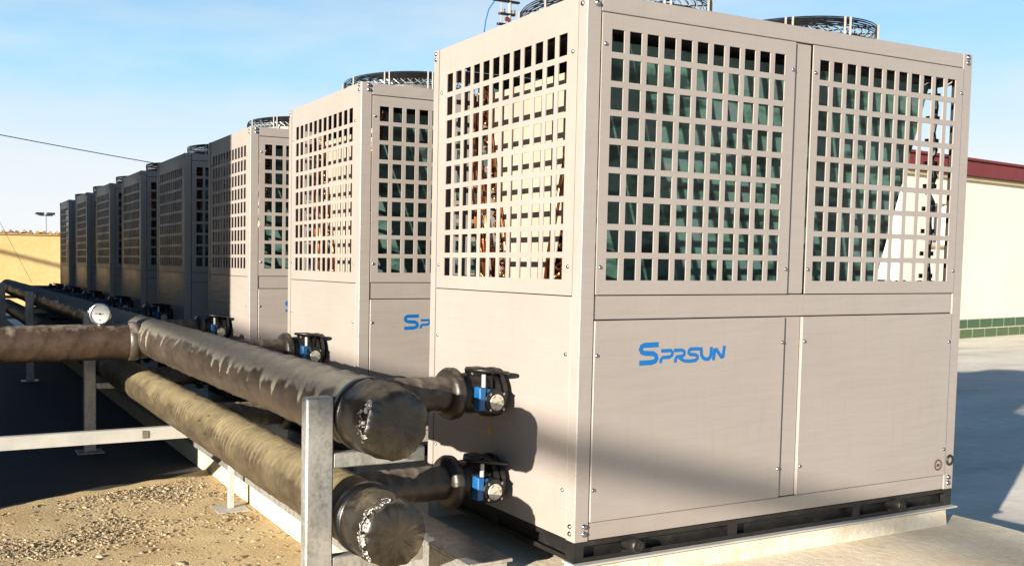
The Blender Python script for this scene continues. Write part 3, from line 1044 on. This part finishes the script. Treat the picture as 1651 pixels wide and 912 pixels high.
PX, YE = -0.78, -0.07
ZU, RU, ZL, RL = 0.500, 0.121, 0.139, 0.116
NV = 8
upper = thing('header_pipe', (PX, 7.5, ZU - RU), 'upper lagged header pipe with dusty grey wrap, blind end beside the galvanised post', 'pipe', 'two lagged header pipes along the row')
obj('lagging', wrapped_pipe('Y', (PX, YE + 0.20, ZU), (PX, 15.6, ZU), RU, 0.145, 0.011, 0.0035, 0.016, 72, 1.0), 'lag_up', upper, smooth=True)
obj('end_cap', end_wrap(PX, YE, ZU, RU, 0.24, 4), 'lag_cap', upper, smooth=True)
obj('clamp_band', MB().lathe([(RU * 1.03, 0.19), (RU * 1.07, 0.195), (RU * 1.07, 0.235), (RU * 1.02, 0.245)], 'Y', (PX, YE, ZU), 48), 'rubber', upper, smooth=True)
obj('foil_tape', foil(PX, YE, ZU, RU, 138, 206, 2), 'foil', upper)
lower = thing('header_pipe', (PX, 7.5, ZL - RL), 'lower lagged header pipe with tan ribbed wrap, torn foil round its blind end', 'pipe', 'two lagged header pipes along the row')
obj('lagging', wrapped_pipe('Y', (PX, YE + 0.20, ZL), (PX, 15.6, ZL), RL, 0.048, 0.0052, 0.0034, 0.010, 72, 9.0), 'lag_low', lower, smooth=True)
obj('end_cap', end_wrap(PX, YE, ZL, RL, 0.24, 8), 'lag_cap', lower, smooth=True)
obj('clamp_band', MB().lathe([(RL * 1.03, 0.17), (RL * 1.09, 0.175), (RL * 1.10, 0.225), (RL * 1.02, 0.24)], 'Y', (PX, YE, ZL), 48), 'rubber', lower, smooth=True)
obj('foil_tape', foil(PX, YE, ZL, RL, 95, 222, 5), 'foil', lower)
# small silver tape scraps on lower pipe
for (yy, an) in ((1.9, 150), (1.75, 170), (1.82, 128), (1.2, 165), (0.45, 185), (1.55, 158), (2.1, 205)):
    mb = MB()
    a = radians(an)
    rr = random.Random(int(yy * 100))
    pts = [(PX + (RL + 0.006) * cos(a + dx), yy + dy, ZL + (RL + 0.006) * sin(a + dx)) for dx, dy in ((0, 0), (0.06, 0.005), (0.07, 0.02), (0.01, 0.016))]
    c = Vector((PX, yy, ZL))
    pts2 = [tuple(Vector(p) + (Vector(p) - c).normalized() * 0.002) for p in pts]
    mb.add(pts + pts2, [(0, 3, 2, 1), (4, 5, 6, 7), (0, 1, 5, 4), (1, 2, 6, 5), (2, 3, 7, 6), (3, 0, 4, 7)])
    obj('foil_scrap', mb, 'foil', lower)
# branches to each unit
for par, Z, seed in ((upper, ZU, 0), (lower, ZL, 7)):
    src = None
    for k in range(NV):
        if src is None:
            mbp = wrapped_pipe('X', (PX + 0.06, 0.50, Z), (-0.235, 0.50, Z - 0.004), 0.070, 0.07, 0.004, 0.0022, 0.012, 40, 3.0 + seed)
            src = obj('branch', mbp, 'lag_branch', par, smooth=True)
        else:
            same('branch', src, par, (0, PITCH * k, 0))
# tee branch leaving to the left
tee = obj('tee_branch', wrapped_pipe('X', (-6.0, 3.45, 0.475), (PX - 0.03, 3.45, 0.480), 0.117, 0.20, 0.004, 0.0018, 0.016, 64, 5.0), 'lag_tee', upper, smooth=True)
obj('tee_collar', MB().lathe([(0.112, -0.17), (0.128, -0.165), (0.130, -0.125), (0.122, -0.09)], 'X', (PX, 3.45, 0.480), 40), 'lag_up', tee, smooth=True)

# ------------------------------------------------------------------ valves
def make_valve(Z):
    y = 0.50
    v_ = thing('valve', (-0.13, y, Z - 0.12), 'x', 'valve', 'valves between the header pipes and the units')
    obj('flange', MB().lathe([(0.074, -0.268), (0.098, -0.262), (0.108, -0.245), (0.106, -0.222), (0.085, -0.210), (0.070, -0.212)], 'X', (0, y, Z), 28), 'lag_branch', v_, smooth=True)
    obj('valve_body', MB().lathe([(0.068, -0.215), (0.080, -0.20), (0.084, -0.16), (0.082, -0.11), (0.070, -0.085), (0.062, -0.05), (0.062, 0.0)], 'X', (0, y, Z), 24), 'cast_black', v_, smooth=True)
    mbf = MB().lathe([(0.062, -0.082), (0.100, -0.080), (0.102, -0.062), (0.098, -0.055), (0.060, -0.053)], 'X', (0, y, Z), 28)
    mbf.lathe([(0.060, -0.048), (0.102, -0.046), (0.102, -0.028), (0.060, -0.024)], 'X', (0, y, Z), 28)
    obj('flange', mbf, 'cast_black', v_)
    obj('yoke', MB().box(-0.155, -0.085, y - 0.03, y + 0.03, Z + 0.06, Z + 0.105, 0.006), 'cast_black', v_)
    gb = obj('gearbox', MB().lathe([(0.048, -0.035), (0.050, -0.030), (0.050, 0.02), (0.040, 0.035)], 'Y', (-0.105, y - 0.10, Z - 0.020), 22), 'cast_black', v_)
    obj('neck', MB().box(-0.14, -0.075, y - 0.09, y - 0.03, Z - 0.045, Z + 0.015, 0.006), 'cast_black', v_)
    mb = MB().box(-0.180, -0.150, y - 0.130, y - 0.085, Z - 0.055, Z + 0.038, 0.004)
    mb.box(-0.150, -0.125, y - 0.124, y - 0.09, Z + 0.012, Z + 0.030, 0.003)
    obj('bracket', mb, 'blue_cast', v_)
    obj('dial', MB().lathe([(0.031, -0.036), (0.033, -0.040), (0.030, -0.043)], 'Y', (-0.105, y - 0.10, Z - 0.022), 22), 'dial_old', gb)
    mb = MB()
    for k in range(4):
        a = pi / 4 + k * pi / 2
        mb.lathe([(0.006, -0.036), (0.006, -0.042)], 'Y', (-0.105 + 0.044 * cos(a), y - 0.10, Z - 0.020 + 0.044 * sin(a)), 6)
    obj('bolts', mb, 'screw', gb, kind='stuff')
    obj('stem', MB().lathe([(0.0085, 0.018), (0.0085, 0.088)], 'Z', (-0.150, y - 0.11, Z), 10), 'white_steel', v_)
    Rm = Matrix.Translation((-0.125, y - 0.095, Z + 0.098)) @ Matrix.Rotation(radians(7), 4, 'Y') @ Matrix.Rotation(radians(-4), 4, 'X')
    mb = MB().ring((0, 0, 0), 0.084, 0.0072, 'Z', 34, 7).lathe([(0.02, -0.008), (0.022, 0.012)], 'Z', (0, 0, 0), 12)
    for k in range(3):
        a = 2 * pi * k / 3 + 0.4
        mb.tube([(0.015 * cos(a), 0.015 * sin(a), 0.0), (0.08 * cos(a), 0.08 * sin(a), 0.0)], 0.008, 6)
    mb.v = [tuple(Rm @ Vector(p)) for p in mb.v]
    obj('handwheel', mb, 'cast_black', v_, smooth=True)
    return v_
near_u = make_valve(ZU - 0.004)
near_l = make_valve(ZL - 0.002)
kd = kids_map()
ORD = ['nearest', 'second', 'third', 'fourth', 'fifth', 'sixth', 'seventh', 'farthest']
for src, wh in ((near_u, 'upper'), (near_l, 'lower')):
    for k in range(NV):
        c = src if k == 0 else copy_tree(src, None, kd)
        c.location.y += PITCH * k
        if k == 0:
            c['label'] = f'black handwheel valve with bright blue bracket, {wh} of the two on the nearest unit'
        else:
            c['label'] = f'black handwheel valve, {wh} one on the {ORD[k]} unit of the row'

# ------------------------------------------------------------------ pipe stands
def bev_frame(y, zt, near=False):
    xr = -0.56 if near else -0.30
    s_ = thing('pipe_stand', (-0.965, y, GZ), 'x', 'pipe stand', 'steel stands carrying the header pipes')
    obj('post', MB().box(-1.015, -0.915, y - 0.025, y + 0.025, GZ + 0.012, zt, 0.006), 'galv', s_)
    obj('base_plate', MB().box(-1.07, -0.86, y - 0.09, y + 0.09, GZ + 0.004, GZ + 0.014, 0.002), 'galv', s_)
    obj('cross_beam', MB().box(-0.9145, xr, y - 0.022, y + 0.022, ZU - RU - 0.054, ZU - RU - 0.002, 0.004), 'galv', s_)
    obj('cross_beam', MB().box(-0.9145, xr, y - 0.022, y + 0.022, ZL - RL - 0.054, ZL - RL - 0.002, 0.004), 'galv', s_)
    if not near:
        obj('post', MB().box(-0.2995, -0.2555, y - 0.022, y + 0.022, -0.399, ZU - RU - 0.002, 0.004), 'galv', s_)
    mb = MB()
    for z in (ZU - RU - 0.028, ZL - RL - 0.028):
        mb.ring((-0.955, y - 0.027, z), 0.006, 0.003, 'Y', 8, 4)
    return s_
lab = ['galvanised pipe stand with pale square post, nearest, in front of the blind pipe ends',
       'galvanised pipe stand in shadow, its post below the tee branch',
       'galvanised pipe stand in deep shadow beyond the gauge',
       'farthest galvanised pipe stand, at the left edge of the picture']
for y, l_ in zip((0.155, 4.9, 9.6, 14.2), lab):
    bev_frame(y, 0.570 if y < 1 else 0.60, y < 1)['label'] = l_

# long pale beam to the left under the lower pipe, on a small leg
bm_ = thing('support_beam', (-1.2, 2.8, GZ), 'long pale steel beam running left under the lower pipe, on a short leg', 'beam')
mb = MB()
mb.box(-5.5, -0.34, 2.776, 2.782, -0.062, 0.014, 0.001).box(-5.5, -0.34, 2.783, 2.822, 0.008, 0.014, 0.001).box(-5.5, -0.34, 2.783, 2.822, -0.062, -0.056, 0.001)
obj('channel', mb, 'white_steel', bm_)
obj('clip', MB().box(-0.995, -0.960, 2.768, 2.7755, -0.045, 0.0, 0.003).lathe([(0.009, -0.012), (0.009, -0.004)], 'Y', (-0.978, 2.776, -0.02), 8), 'screw', bm_)
for x in (-0.43, -5.2):
    obj('leg', MB().box(x - 0.018, x + 0.018, 2.785, 2.815, GZ + 0.020, -0.064, 0.003), 'white_steel', bm_)
    obj('base_plate', MB().box(x - 0.11, x + 0.10, 2.70, 2.90, GZ + 0.010, GZ + 0.020, 0.002), 'white_steel', bm_)

# cable trunking beside the plinth
tr = thing('cable_trunking', (-0.235, 4.0, -0.40), 'galvanised sheet steel cable trunking with open end, low beside the nearest unit', 'cable trunking')
mb = MB().box(-0.330, -0.140, 0.215, 12.0, -0.388, -0.112, 0.004)
obj('trough', mb, 'galv', tr)
obj('lid', MB().box(-0.336, -0.134, 0.190, 3.2, -0.110, -0.098, 0.002).box(-0.336, -0.134, 3.204, 12.0, -0.110, -0.098, 0.002), 'galv', tr)

# pressure gauge on the tee branch
gz0 = 0.590
gg = thing('pressure_gauge', (-1.13, 3.45, gz0 - 0.004), 'round white pressure gauge in a silver case on the tee branch', 'gauge')
gc = Vector((-1.13, 3.40, 0.668))
Rg = Matrix.Translation(gc) @ Matrix.Rotation(radians(-24), 4, 'Z')
def xf(mb, Mx):
    mb.v = [tuple(Mx @ Vector(p)) for p in mb.v]
    return mb
obj('stem', MB().lathe([(0.018, gz0 - 0.006), (0.018, gz0 + 0.012), (0.009, gz0 + 0.014), (0.009, 0.612)], 'Z', (-1.13, 3.43, 0), 10), 'screw', gg)
cs_ = obj('case', xf(MB().lathe([(0.060, 0.040), (0.066, 0.035), (0.066, -0.008), (0.069, -0.010), (0.069, -0.020), (0.061, -0.022), (0.061, -0.012)], 'Y', (0, 0, 0), 36), Rg), 'screw', gg)
obj('dial_face', xf(MB().lathe([(0.061, -0.010), (0.061, -0.0135)], 'Y', (0, 0, 0), 36), Rg), 'dial', gg)
mb = MB().box(-0.036, 0.022, -0.0165, -0.0150, -0.002, 0.002).lathe([(0.006, -0.0150), (0.006, -0.0180)], 'Y', (0, 0, 0), 10)
obj('needle', xf(mb, Rg @ Matrix.Rotation(radians(4), 4, 'Y')), 'needle', gg)
mb = MB()
for k in range(25):
    a = radians(-45 + 270 * k / 24)
    r0 = 0.046 if k % 4 == 0 else 0.050
    mb.box(r0, 0.055, -0.0148, -0.0138, -0.0007, 0.0007, rot=Matrix.Rotation(-a, 4, 'Y'))
mb.box(-0.008, 0.008, -0.0148, -0.0138, -0.042, -0.037)
obj('scale_marks', xf(mb, Rg), 'needle', gg)
obj('knob', xf(MB().box(-0.083, -0.067, -0.006, 0.008, 0.006, 0.024, 0.003), Rg), 'dial', gg)

# ------------------------------------------------------------------ buildings and walls
# ochre boundary wall beyond the row
wl = thing('boundary_wall', (0, 30, GZ), 'long ochre rendered boundary wall with tiled coping beyond the row', 'wall')
obj('wall_face', MB().box(-14, 12, 30.0, 30.25, GZ, 1.80), 'yellow_wall', wl)
obj('string_course', MB().box(-14, 12, 29.95, 30.30, 1.803, 1.86, 0.01), 'coping_a', wl)
rr = random.Random(5)
ts = {}
for mt_ in ('coping_a', 'coping_b'):
    mb = MB().tube([(0, 29.93, 1.91), (0.01, 30.32, 1.93)], 0.052, 7)
    mb.box(-0.10, 0.10, 29.96, 30.28, 1.864, 1.895, 0.008)
    ts[mt_] = mb
srcs = {}
x = -3.0
while x < 3.6:
    k = 'coping_a' if rr.random() < 0.6 else 'coping_b'
    if k not in srcs:
        mb = MB().add([(p[0] + x, p[1], p[2]) for p in ts[k].v], ts[k].f)
        srcs[k] = (obj('coping_tile', mb, k, wl), x)
    else:
        s_, x0 = srcs[k]
        c = same('coping_tile', s_, wl, (x - x0, 0, rr.uniform(-0.015, 0.02)))
        c.rotation_euler = (rr.uniform(-0.1, 0.1), rr.uniform(-0.25, 0.25), rr.uniform(-0.1, 0.1))
    x += 0.215
mb = MB()
for x0, x1 in ((-14.0, -3.1), (3.7, 12.0)):
    x = x0
    while x < x1:
        mb.add([(p[0] + x, p[1], p[2]) for p in ts['coping_a'].v], ts['coping_a'].f)
        x += 0.215
obj('coping_tiles', mb, 'coping_a', wl, kind='stuff')

# white house to the right with red fascia and glazed tile skirting
BA = radians(7.0)
BM = Matrix.Translation((19.06, 10.28, 0)) @ Matrix.Rotation(BA, 4, 'Z')
hs = thing('white_building', (19.06, 10.28, GZ), 'low white rendered building with red fascia and two rows of green tiles', 'building')
def bx(*a, **k):
    return xf(MB().box(*a, **k), BM)
# wall in pieces around the window openings
wins = [(-1.55, -0.75, 1.55, 2.45), (6.0, 7.4, 0.7, 2.3), (10.5, 11.9, 0.7, 2.3)]
XL, XR = -2.6, 16.0
xs = [XL] + [v for w_ in wins for v in w_[:2]] + [XR]
mb = MB()
for i in range(0, len(xs), 2):
    mb.box(xs[i], xs[i + 1], 0, 0.25, GZ, 3.0)
for a, b2, z0, z1 in wins:
    mb.box(a, b2, 0.0007, 0.2493, GZ, z0).box(a, b2, 0.0007, 0.2493, z1, 3.0)
mb.box(XL, XL + 0.25, 0.2505, 7, GZ, 3.0).box(XR - 0.25, XR, 0.2505, 7, GZ, 3.0).box(XL, XR, 7.0005, 7.25, GZ, 3.0)
obj('wall', xf(mb, BM), 'white_wall', hs)
obj('cornice', bx(XL - 0.06, XR + 0.06, -0.07, 7.3, 3.003, 3.10, bev=0.01), 'cornice', hs)
mb = MB().box(XL - 0.15, XR + 0.15, -0.16, 7.4, 3.103, 3.42, 0.015).box(XL - 0.2, XR + 0.2, -0.21, 7.45, 3.423, 3.48, 0.01)
obj('fascia', xf(mb, BM), 'red', hs)
for a, b2, z0, z1 in wins:
    mb = MB().box(a, a + 0.05, 0.08, 0.13, z0, z1).box(b2 - 0.05, b2, 0.08, 0.13, z0, z1).box(a + 0.05, b2 - 0.05, 0.081, 0.129, z0, z0 + 0.05).box(a + 0.05, b2 - 0.05, 0.081, 0.129, z1 - 0.05, z1)
    mb.box((a + b2) / 2 - 0.02, (a + b2) / 2 + 0.02, 0.082, 0.128, z0 + 0.05, z1 - 0.05)
    wn = obj('window', xf(mb, BM), 'white_pole', hs)
    obj('pane', bx(a + 0.05, (a + b2) / 2 - 0.02, 0.10, 0.11, z0 + 0.05, z1 - 0.05), 'glass', wn)
    obj('pane', bx((a + b2) / 2 + 0.02, b2 - 0.05, 0.10, 0.11, z0 + 0.05, z1 - 0.05), 'glass', wn)
    obj('sill', bx(a - 0.08, b2 + 0.08, -0.08, 0.07, z0 - 0.06, z0 - 0.002, bev=0.008), 'cornice', wn)
obj('tile_bed', bx(XL, XR, -0.020, -0.001, GZ, -0.095), 'grout', hs)
tp, thh = 0.585, 0.195
tsrc = {}
for row, (z0, mt_) in enumerate(((GZ + 0.012, 'tile_b'), (GZ + 0.235, 'tile_a'))):
    x = XL + (0.02 if row else 0.27)
    while x + tp < XR:
        if mt_ not in tsrc:
            o = obj('tile', bx(x, x + tp - 0.045, -0.034, -0.021, z0, z0 + thh, bev=0.004), mt_, hs)
            tsrc[mt_] = (o, x)
        else:
            s_, x0 = tsrc[mt_]
            same('tile', s_, hs, ((x - x0) * cos(BA), (x - x0) * sin(BA), 0))
        x += tp

# rendered building to the left of the photograph whose corner throws the long shadow
lb = thing('shading_building', (-7.5, 8, GZ), 'unseen grey rendered shading building west of the row, outside the left edge', 'building')
CX_, CY_ = -5.46, 1.71
mb = MB().box(-11.5, CX_, CY_, 23.5, GZ, 11.0)  # height and length enlarged to block sky light from the shaded units
obj('wall', mb, 'grey_wall', lb)
obj('parapet_cap', MB().box(-11.56, CX_ + 0.03, CY_ - 0.03, 23.56, 11.003, 11.1, 0.01), 'white_wall', lb)
for k in range(4):
    y0 = CY_ + 1.6 + k * 3.2
    fr = obj('window', MB().box(CX_ + 0.002, CX_ + 0.03, y0, y0 + 1.4, 0.6, 0.66).box(CX_ + 0.002, CX_ + 0.03, y0, y0 + 1.4, 1.84, 1.9).box(CX_ + 0.002, CX_ + 0.029, y0, y0 + 0.06, 0.66, 1.84).box(CX_ + 0.002, CX_ + 0.029, y0 + 1.34, y0 + 1.4, 0.66, 1.84), 'white_pole', lb)
    obj('pane', MB().box(CX_ + 0.003, CX_ + 0.012, y0 + 0.06, y0 + 1.34, 0.66, 1.84), 'glass', fr)

# overhead pipe whose soft shadow crosses the units and the ochre wall
op = thing('overhead_pipe', (-17.8, 0, GZ), 'long overhead service pipe on poles west of the row', 'pipe')
obj('pipe_run', MB().tube([(-17.8, -31, 3.77), (-17.8, -8.1, 4.49), (-17.8, 21.9, 5.43), (-17.8, 38, 5.94)], 0.062, 12), 'galv', op, smooth=True)
for y, z in ((-30, 3.75), (37, 5.86)):
    obj('pole', MB().tube([(-17.8, y, GZ), (-17.8, y, z)], 0.06, 10), 'galv', op)

# ------------------------------------------------------------------ far things
def cable(name, a, b2, sag, r_, label, cat='cable'):
    a, b2 = Vector(a), Vector(b2)
    pts = []
    for i in range(25):
        f = i / 24
        p = a.lerp(b2, f)
        p.z -= sag * 4 * f * (1 - f)
        pts.append(p)
    o = obj(name, MB().tube(pts, r_, 5), 'wire_black', smooth=True)
    return prop(o, label, cat)
cable('overhead_cable', (-12, 19.0, 5.6), (6.5, 19.0, 2.90), 0.22, 0.010, 'thin dark overhead cable sloping down to the right in the sky at left')
cable('guy_wire', (-1.9, 24.0, 5.2), (1.05, 29.4, 0.2), 0.0, 0.006, 'very thin straight guy wire slanting across the ochre wall')

lm = thing('solar_street_lamp', (2.45, 37, GZ), 'white street lamp with two dark flat heads beyond the ochre wall', 'street lamp')
obj('pole', MB().tube([(2.35, 37, GZ), (2.35, 37, 2.78)], 0.045, 8), 'white_pole', lm)
obj('arm', MB().tube([(2.05, 37, 2.80), (2.65, 37, 2.80)], 0.03, 6), 'white_pole', lm)
for x in (2.13, 2.56):
    obj('lamp_head', MB().box(x - 0.17, x + 0.17, 36.85, 37.15, 2.83, 2.92, 0.02), 'lamp_head', lm)

# utility pole behind the near unit with arms, insulators and a drooping lead
up = thing('utility_pole', (13.4, 20, GZ), 'slim utility pole with crossarms and insulators rising behind the nearest unit', 'utility pole')
obj('pole', MB().tube([(13.42, 20, GZ), (13.42, 20, 9.6)], 0.05, 8), 'wire_light', up)
obj('pole', MB().tube([(13.13, 20, GZ), (13.13, 20, 9.6)], 0.02, 6), 'wire_light', up)
for z, x0, x1 in ((8.62, 12.85, 13.75), (8.25, 13.05, 13.6), (7.95, 13.0, 13.6)):
    obj('crossarm', MB().box(x0, x1, 19.95, 20.05, z, z + 0.06, 0.01), 'cast_black', up)
for x, z in ((13.0, 8.68), (13.3, 8.68), (13.55, 8.31), (13.2, 8.31)):
    obj('insulator', MB().lathe([(0.05, z), (0.08, z + 0.03), (0.04, z + 0.06), (0.075, z + 0.09), (0.03, z + 0.13)], 'Z', (x, 20, 0), 10), 'wire_light', up)
obj('lead', MB().tube([(12.9, 20, 8.62), (12.70, 20, 8.35), (12.60, 20, 8.0), (12.56, 20, 7.70), (12.56, 20, 5)], 0.018, 5), 'blue_cast', up)
obj('marker_disc', MB().lathe([(0.07, -0.05), (0.07, 0.0)], 'Y', (13.28, 19.94, 8.12), 12), 'red', up)
